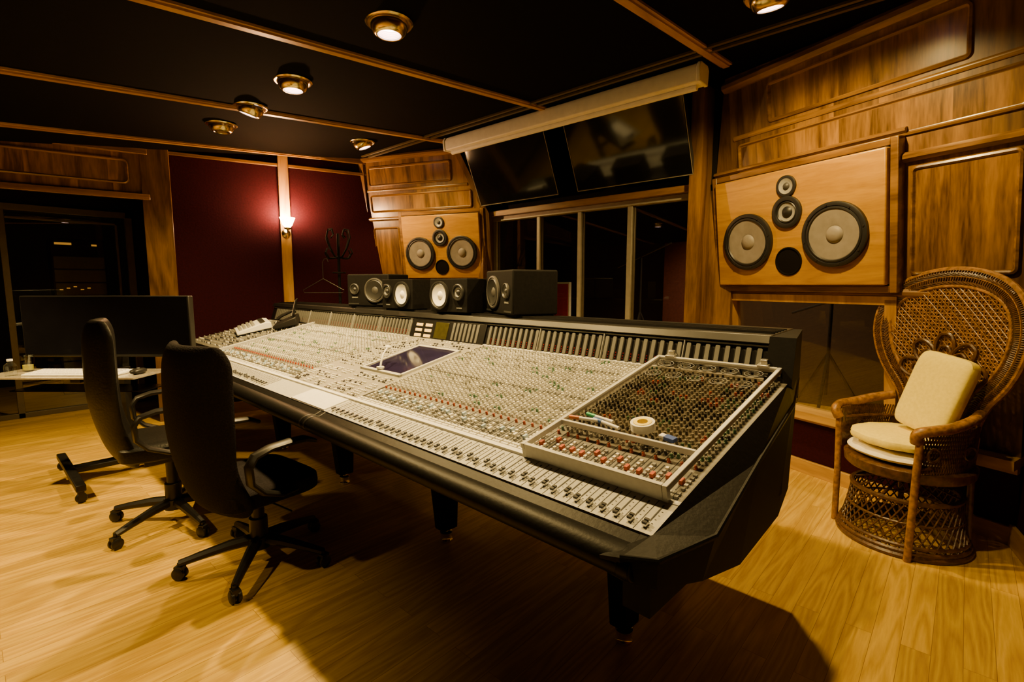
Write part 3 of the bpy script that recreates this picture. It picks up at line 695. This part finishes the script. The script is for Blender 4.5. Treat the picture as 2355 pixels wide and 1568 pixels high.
# ---------------------------------------------------------------- office chairs
def office_chair(M,facing,castang,h,top,lean,matb,lab,group,hw=.245):
    th=thing('office_chair',M@RZ(facing-90),lab,'office chair',group)
    sz=h
    mb=MB(); mb.M=T(0,-.01,sz-.045); mb.sell(.235,.22,.050,.4,.34,36,12); obj(mb,'seat',matb,th)
    zb=sz-.12; bh=top-zb
    def wv(t): return hw-.025*math.exp(-((t-.28)/.16)**2)-.04*max(0,(t-.88)/.12)**2-.05*max(0,(.12-t)/.12)**2
    def cy(x,t): return -.20-lean*t*bh+.022*math.sin(t*math.pi*1.6+2.6)+.05*(x/.2)**2
    def fr(u,t):
        x=(u*2-1)*wv(t); e=.026*(1-abs(2*u-1)**4)*(1-abs(2*t-1)**8)
        return (x,cy(x,t)+e+.014,zb+t*bh)
    def bk(u,t):
        x=(u*2-1)*wv(t); e=.045*(1-abs(2*u-1)**4)*(1-abs(2*t-1)**8)
        return (x,cy(x,t)-e-.014,zb+t*bh)
    mb=MB().shell(bk,fr,14,28); o=obj(mb,'backrest',matb,th,ang=70)
    sub=o.modifiers.new('s','SUBSURF'); sub.levels=1; sub.render_levels=1
    for s in (-1,1):
        az=sz+.18
        pts=[(s*.25,.15,az-.02),(s*.262,.10,az+.002),(s*.268,.03,az+.006),(s*.268,-.06,az),(s*.268,-.125,az-.02),(s*.268,-.15,az-.06),(s*.268,-.145,az-.13),(s*.268,-.10,az-.18),(s*.262,-.02,az-.215),(s*.22,.06,az-.23),(s*.12,.06,az-.24)]
        obj(MB().tube(pts,[.010,.014,.014,.014,.014,.014,.014,.013,.012,.011,.010],10,0,False,2.3,up=(1,0,0)),'armrest',M_plastic,th)
    obj(MB().cyl(.028,.10,sz-.14,18).cyl(.04,.09,.22,18).box(-.09,.09,-.12,.12,sz-.14,sz-.09).tube([(.05,.0,sz-.12),(.20,.02,sz-.13),(.25,.03,sz-.135)],.006,8),'gas_lift',M_plastic,th,bevel=.003)
    mb=MB().cyl(.05,.075,.13,20)
    for i in range(5):
        a=R(castang+72*i-(facing-90)); c,s_=math.cos(a),math.sin(a)
        mb.tube([(c*.03,s_*.03,.115),(c*.12,s_*.12,.108),(c*.24,s_*.24,.088),(c*.32,s_*.32,.072)],[.026,.024,.019,.016],8,0)
    base=obj(mb,'star_base',M_plastic,th)
    cm=MB(); 
    for sx in (-1,1):
        cm.M=T(sx*.013,0,.028)@RY(90); cm.lathe([(0,-.009),(.022,-.009),(.028,-.005),(.028,.005),(.022,.009),(0,.009)],20)
    cm.M=Matrix.Identity(4); cm.cyl(.009,.02,.075,10).box(-.016,.016,-.02,.016,.036,.062)
    cme=mesh(cm,'caster',[M_plastic])
    for i in range(5):
        a=R(castang+72*i-(facing-90)); put(cme,'caster',base,T(math.cos(a)*.32,math.sin(a)*.32,0)@RZ(random.uniform(0,360)))
    return th
office_chair(T(-2.39,.86,0),95,-38,.44,1.06,.13,M_fabric,'black fabric high-back office chair on casters facing the console','office chairs in front of the console',.255)
office_chair(T(-3.17,.71,0),80,-64,.50,1.13,.13,M_leather,'black leather high-back office chair on casters beside monitor cart','office chairs in front of the console',.225)

# ---------------------------------------------------------------- monitor cart
CT=T(-4.20,.69,0)@RZ(42.2)
ct=thing('monitor_cart',CT,'black steel wheeled monitor cart with glass shelf beside office chair','cart')
CB=T(-.05,.06,0)
obj(MB().box(-.05,.05,-.03,.03,.08,.98),'column',M_black,ct,CB,bevel=.004)
CBR=CB@RZ(-42.2)
obj(MB().box(-.40,.46,-.33,-.28,.075,.115).box(-.40,.46,.28,.33,.075,.115).box(-.05,.05,-.30,.30,.075,.11),'base_frame',M_black,ct,CBR,bevel=.006)
cw=MB(); cw.M=T(0,0,.03)@RY(90); cw.lathe([(0,-.012),(.024,-.012),(.03,-.006),(.03,.006),(.024,.012),(0,.012)],20); cw.M=Matrix.Identity(4); cw.box(-.02,-.014,-.015,.015,.02,.076).box(.014,.02,-.015,.015,.02,.076)
cwm=mesh(cw,'caster',[M_plastic])
for x in (-.37,.43):
    for y in (-.305,.305): put(cwm,'caster',ct,CBR@T(x,y,0))
SZ=.755
obj(MB().plate(rrect(-.52,.44,-.32,.02,.01),-.004,.004),'shelf',plain('shelf_glass',(.30,.27,.22),.15),ct,T(0,-.14,SZ)@RX(-90))
obj(MB().plate(rrect(-.42,.40,-.20,.02,.01),-.003,.003),'lower_shelf',M_screen,ct,T(0,-.14,SZ-.10)@RX(-90))
obj(MB().box(-.03,.03,-.35,.06,SZ-.045,SZ-.008).box(-.3,.3,-.16,-.12,SZ-.02,SZ-.008),'shelf_bracket',M_black,ct,bevel=.003)
obj(MB().box(-.12,.12,-.02,.06,.92,1.08),'monitor_mount',M_black,ct,bevel=.003)
th=thing('computer_monitor',CT@T(0,-.06,.83),'wide black computer monitor, switched off, mounted on wheeled cart','monitor')
obj(MB().box(-.55,.55,-.02,.028,0,.40),'housing',M_plastic,th,bevel=.006)
obj(MB().box(-.54,.54,-.024,-.018,.018,.392),'screen',M_screen,th)
text('NEC',.016,'maker_lettering',M_kgrey,th,T(-.51,-.022,.003)@RX(90))
th=thing('keyboard',CT@T(-.0,-.32,SZ+.005),'white computer keyboard lying on the cart shelf','keyboard')
obj(MB().prism([(-.075,0),(.075,0),(.075,.018),(-.075,.008)],-.28,.28),'case',M_white,th,bevel=.003)
mb=MB()
for i in range(24):
    for j in range(5): mb.box(-.265+i*.022,-.247+i*.022,-.065+j*.027,-.043+j*.027,.008+j*.0018,.015+j*.0018)
obj(mb,'keys',M_white,th,kind='stuff',smooth=False)
th=thing('computer_mouse',CT@T(.36,-.31,SZ+.005),'dark computer mouse beside the keyboard','mouse')
mb=MB(); mb.M=T(0,0,.017); mb.sell(.032,.055,.017,.8,.8,20,10); obj(mb,'shell',M_plastic,th); obj(MB().cyl(.008,.030,.036,12),'wheel',M_kgrey,th)
th=thing('drinking_glass',CT@T(-.40,-.22,SZ+.005),'clear drinking glass standing on the cart shelf','glass')
obj(MB().lathe([(0,.004),(.028,.004),(.034,.10),(.032,.10),(.026,.008),(0,.008)],24),'tumbler',M_clear,th); obj(MB().cyl(.026,.009,.04,20),'drink',plain('yellow_drink',(.5,.45,.08),.2),th)
th=thing('water_bottle',CT@T(-.35,-.38,SZ+.005),'small clear plastic water bottle on the cart shelf','bottle')
obj(MB().lathe([(0,0),(.03,0),(.031,.05),(.028,.065),(.012,.08),(.012,.09)],20),'bottle_body',M_clear,th); obj(MB().cyl(.014,.088,.10,16),'cap',M_white,th)

# ---------------------------------------------------------------- ceiling lights
LC=(1,.66,.22)
def ceiling_light(x,y,tx,ty,energy=0,cone=150,lit=True,blend=.6):
    z=zc(y)
    th=thing('ceiling_light',T(x,y,z),'round brass recessed ceiling light with %s'%('glowing bulb' if lit else 'unlit bulb'),'ceiling light','brass ceiling lights')
    obj(MB().lathe([(.078,.0),(.108,.0),(.113,-.006),(.106,-.013),(.092,-.014),(.080,-.009),(.078,0)],36),'mounting_ring',M_brass,th)
    Mx=RX(tx)@RY(ty)
    mb=MB().lathe([(.086,.005),(.089,-.012),(.086,-.030),(.074,-.052),(.060,-.062),(.056,-.062)],36)
    hs=obj(mb,'housing',M_brass,th,Mx)
    mb=MB(); prof=[]
    for i in range(5): prof+= [(.056,-.060+.008*i),(.050,-.056+.008*i)]
    mb.lathe(prof,28); obj(mb,'ribbed_baffle',M_ribs if lit else M_brass,th,Mx)
    obj(MB().lathe([(.052,-.022),(.03,-.028),(0,-.030)],24),'bulb',M_bulb if lit else M_cream,th,Mx)
    if energy:
        l=bpy.data.lights.new('lamp','SPOT'); l.energy=energy; l.spot_size=R(cone); l.spot_blend=blend; l.color=LC; l.shadow_soft_size=.035
        o=bpy.data.objects.new('lamp_light',l); COL.objects.link(o); o.parent=th; o.matrix_local=Mx@T(0,0,-.075)
ceiling_light(-2.13,1.48,0,0,290,140)
ceiling_light(-3.15,1.48,0,0,270,135)
ceiling_light(-3.81,1.48,-12,14,170,125)
ceiling_light(-4.39,1.48,0,0,0,lit=False)
ceiling_light(-4.32,2.67,18,-10,105,125)
ceiling_light(-.78,2.64,14,0,160)
ceiling_light(-.75,1.48,0,0,105,130)  # unseen lamp, added to light the right side of the room
ceiling_light(-4.1,-.6,0,0,340,100)
ceiling_light(-2.3,-.9,0,0,150,95)  # another unseen lamp, added behind the camera to brighten chairs and floor

# ---------------------------------------------------------------- wall sconce
SM=ML@T(.97,-.035,1.83)
th=thing('wall_sconce',SM,'brass wall sconce with glowing glass shade on oak post','wall lamp')
mb=MB(); mb.M=RX(90); mb.lathe([(0,0),(.04,0),(.042,.01),(.02,.022),(0,.024)],24); obj(mb,'wall_plate',M_brass,th)
obj(MB().tube([(0,-.01,0),(0,-.06,-.05),(0,-.11,-.055),(0,-.14,-.01),(0,-.14,.03)],.008,8).lathe([(0,.02),(.03,.03),(.034,.045),(.02,.05)],20,0,None,0,-.14),'arm',M_brass,th)
obj(MB().lathe([(.022,.045),(.045,.07),(.055,.10),(.075,.145),(.072,.145),(.05,.10),(.04,.072),(.02,.05)],10,0,None,0,-.14),'glass_shade',M_flame,th)
l=bpy.data.lights.new('sconce','POINT'); l.energy=85; l.color=(1,.50,.20); l.shadow_soft_size=.04
o=bpy.data.objects.new('bulb_light',l); COL.objects.link(o); o.parent=th; o.matrix_local=T(0,-.12,.17)

# ---------------------------------------------------------------- coat rack with hanger
th=thing('coat_rack',T(-4.62,2.55,0),'black metal coat stand with curled hooks beside maroon wall','coat stand')
obj(MB().cyl(.014,.02,1.80,14),'pole',M_blackmat,th)
mb=MB()
for i in range(4):
    a=R(45+90*i); c,s_=math.cos(a),math.sin(a); mb.tube([(0,0,.12),(c*.1,s_*.1,.08),(c*.22,s_*.22,.03),(c*.25,s_*.25,.015)],.010,8)
obj(mb,'foot_frame',M_blackmat,th)
for i in range(4):
    pts=[(0,0,1.55),(.05,0,1.58),(.11,0,1.66),(.15,0,1.76),(.13,0,1.83),(.08,0,1.84),(.06,0,1.79),(.09,0,1.76)]
    p2=[(0,0,1.58),(.06,0,1.56),(.13,0,1.56),(.17,0,1.61),(.15,0,1.65)]
    mb=MB(); mb.M=RZ(20+90*i); mb.tube(pts,.007,6); mb.tube(p2,.007,6); obj(mb,'hook',M_blackmat,th)
obj(MB().tube([(.06*math.cos(a*math.pi/10),.06*math.sin(a*math.pi/10),1.42) for a in range(20)],.006,6,0,True),'umbrella_ring',M_blackmat,th)
hg=thing('clothes_hanger',T(-4.62,2.55,0)@T(.0,-.17,1.3)@RZ(40),'thin metal clothes hanger hanging from the coat stand','hanger')
obj(MB().tube([(0,0,.06),(-.20,0,-.05),(-.19,0,-.075),(.19,0,-.075),(.20,0,-.05)],.003,6,0,True),'shoulder_frame',M_dmet,hg)
obj(MB().tube([(0,0,.06),(0,0,.22),(.02,0,.25),(.045,0,.25),(.055,0,.22)],.003,6),'hook',M_dmet,hg)

# ---------------------------------------------------------------- wicker peacock chair
WMt=T(-.165,3.20,0)@RZ(140.3)@SC(.96,.96,.97)
wc=thing('wicker_chair',WMt,'brown wicker peacock armchair with tall fan back beside window','armchair')
def cat(P,n=6,closed=False):
    out=[]; N=len(P)
    rg=range(N if closed else N-1)
    for i in rg:
        p=[Vector(P[(i+j)%N] if closed else P[min(max(i+j,0),N-1)]) for j in (-1,0,1,2)]
        for t in range(n):
            t/=n; out.append(.5*((2*p[1])+(p[2]-p[0])*t+(2*p[0]-5*p[1]+4*p[2]-p[3])*t*t+(3*p[1]-p[0]-3*p[2]+p[3])*t**3))
    if not closed: out.append(Vector(P[-1]))
    return out
half=[(.19,.42),(.195,.55),(.205,.66),(.245,.76),(.32,.86),(.375,.97),(.40,1.10),(.375,1.23),(.30,1.33),(.17,1.395),(0,1.42)]
full=half+[(-x,z) for x,z in half[-2::-1]]
OUT=cat([(x,z) for x,z in full],6)
def offs(P,d):
    o=[]; n=len(P)
    for i in range(n):
        t=P[min(i+1,n-1)]-P[max(i-1,0)]; t.normalize(); nrm=Vector((-t.y,t.x)); o.append(P[i]+nrm*d)
    return o
MID=offs(OUT,.035); INN=offs(OUT,.085)
def B3(p,dy=0): 
    s,z=p[0],p[1]; return (s,-.17-.02*(z-.42)+.30*s*s*(1 if z>.6 else .4)+dy,z)
mb=MB(); 
mb.tube([B3(p) for p in OUT],.015,8); mb.tube([B3(p,.004) for p in MID],.009,8); mb.tube([B3(p,.004) for p in INN],.010,8)
obj(mb,'back_rim',M_wick,wc)
mb=MB()
for i in range(0,len(OUT)-1):
    for f in (0,.5):
        a=OUT[i].lerp(OUT[i+1],f); b=MID[i].lerp(MID[i+1],f); c=INN[i].lerp(INN[i+1],f); j=min(i+2,len(OUT)-1)
        mb.tube([B3(a,.008),B3(a.lerp(b,.5),.020),B3(MID[j],.008)],.0045,5)
        mb.tube([B3(b,.008),B3(c.lerp(b,.5),.015),B3(INN[j],.004)],.004,5)
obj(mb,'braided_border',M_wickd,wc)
IN=[(p.x,p.y) for p in INN]
def inside(x,y):
    c=False; n=len(IN); j=n-1
    for i in range(n):
        xi,yi=IN[i];xj,yj=IN[j]
        if (yi>y)!=(yj>y) and x<(xj-xi)*(y-yi)/(yj-yi)+xi: c=not c
        j=i
    return c
def strands(ang,sp,r,dy):
    ca,sa=math.cos(R(ang)),math.sin(R(ang)); cx,cz=0,.95
    i=-40
    while i*sp<.62:
        if i*sp>-.62:
            run=[]; t=-.65
            while t<.65:
                x=cx+ca*t-sa*i*sp; zz=cz+sa*t+ca*i*sp
                if inside(x,zz): run.append(B3((x,zz),dy))
                else:
                    if len(run)>1: WB.tube(run,r,4)
                    run=[]
                t+=.02
            if len(run)>1: WB.tube(run,r,4)
        i+=1
WB=MB()
strands(0,.0185,.0042,0); strands(90,.0185,.0042,.003); strands(45,.0262,.0024,.006); strands(-45,.0262,.0024,-.003)
obj(WB,'cane_weave',M_wick,wc,smooth=False)
mb=MB()
for i,a in enumerate((-78,-40,0,40,78)):
    for sc,rr in ((1,.009),(.72,.007),(.45,.006)):
        L=.23*sc; wd=.050*sc
        pts=[(0,0),(wd*.7,L*.35),(wd,L*.7),(wd*.6,L*.95),(0,L),(-wd*.6,L*.95),(-wd,L*.7),(-wd*.7,L*.35)]
        q=[]
        for x,y in pts: 
            q.append(B3((x*math.cos(R(a))+y*math.sin(R(a)),.86-x*math.sin(R(a))*1+y*math.cos(R(a))),.018))
        mb.tube([v[:] for v in cat(q,4,True)],rr,6,0,True)
for x in (-.05,-.017,.017,.05): mb.tube([B3((x,.45),.012),B3((x,.62),.012),B3((x*.4,.86),.018)],.008,6)
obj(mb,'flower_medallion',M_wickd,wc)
obj(MB().lathe([(0,.38),(.265,.38),(.28,.395),(.285,.435),(.27,.445),(0,.44)],40),'seat',M_wickd,wc)
def rp(zv): return .235+.055*(1-zv/.27)**1.5
mb=MB()
for zz,rr in ((.012,.014),(.035,.012),(.06,.010),(.165,.007),(.27,.013)):
    r0=rp(zz); mb.tube([(r0*math.cos(a*math.pi/20),r0*math.sin(a*math.pi/20),zz) for a in range(40)],rr,6,0,True)
for i in range(44):
    for s in (-1,1):
        mb.tube([((rp(.27*t/6)+.002*s)*math.cos(2*math.pi*i/44+s*t*.11),(rp(.27*t/6)+.002*s)*math.sin(2*math.pi*i/44+s*t*.11),.27*t/6) for t in range(7)],.0042,5)
for i in range(10):
    a=2*math.pi*i/10; mb.tube([(.232*math.cos(a),.232*math.sin(a),.27),(.05*math.cos(a),.05*math.sin(a),.33),(.25*math.cos(a),.25*math.sin(a),.385)],.006,5)
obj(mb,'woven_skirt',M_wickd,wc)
for s in (-1,1):
    obj(MB().tube([(s*.23,.20,.0),(s*.235,.20,.3),(s*.245,.205,.62)],.017,10),'front_leg',M_wick,wc)
    obj(MB().tube([(s*.19,-.19,.0),(s*.19,-.17,.45)],.015,10),'back_leg',M_wickd,wc)
    arm=cat([(s*.235,-.13,.72),(s*.27,-.04,.70),(s*.285,.08,.675),(s*.28,.17,.665),(s*.25,.225,.645),(s*.235,.215,.60)],5)
    obj(MB().tube([v[:] for v in arm],.025,10),'arm_rail',M_wick,wc)
    mb=MB()
    for zz in (.47,.60): mb.tube([(s*.22,-.14,zz),(s*.255,.03,zz),(s*.24,.20,zz)],.008,6)
    for i in range(30):
        y0=-.14+.34*i/29
        for dd in (-.06,.06):
            y1=min(max(y0+dd,-.14),.20); x0=s*(.22+.045*math.sin(math.pi*(y0+.14)/.34)); x1=s*(.23+.045*math.sin(math.pi*(y1+.14)/.34))
            mb.tube([(x0,y0,.44),(x1,y1,.66)],.0042,5)
    for i in range(3):
        cy=-.06+.1*i
        mb.tube([(s*.262,cy+.032*math.cos(a*math.pi/7),.54+.032*math.sin(a*math.pi/7)) for a in range(14)],.006,6,0,True)
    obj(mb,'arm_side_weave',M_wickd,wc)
def cushion(name,M,lab,mat,a,b,c,e1,e2,grp='cushions on the wicker chair',scal=0):
    mb=MB(); mb.sell(a,b,c,e1,e2,48,12)
    if scal:
        mb.V=[(x*(1+scal*math.cos(12*math.atan2(y,x))),y*(1+scal*math.cos(12*math.atan2(y,x))),z) for x,y,z in mb.V]
    o=obj(mb,name,mat,None,M); o['label']=lab; o['category']='cushion'; o['group']=grp; return o
cushion('seat_cushion',WMt@T(0,.03,.477),'flat round white cushion on the wicker chair seat',M_cloth,.24,.24,.030,.8,.9)
cushion('seat_cushion',WMt@T(0,.05,.548),'round pale yellow seat cushion on top of white cushion',M_yellow,.22,.215,.040,.7,.9,scal=.02)
cushion('back_cushion',WMt@T(-.09,-.03,.795)@RX(14)@RY(-8)@RX(90),'rectangular pale yellow cushion leaning on the wicker chair back',M_yellow,.145,.205,.045,.45,.3)
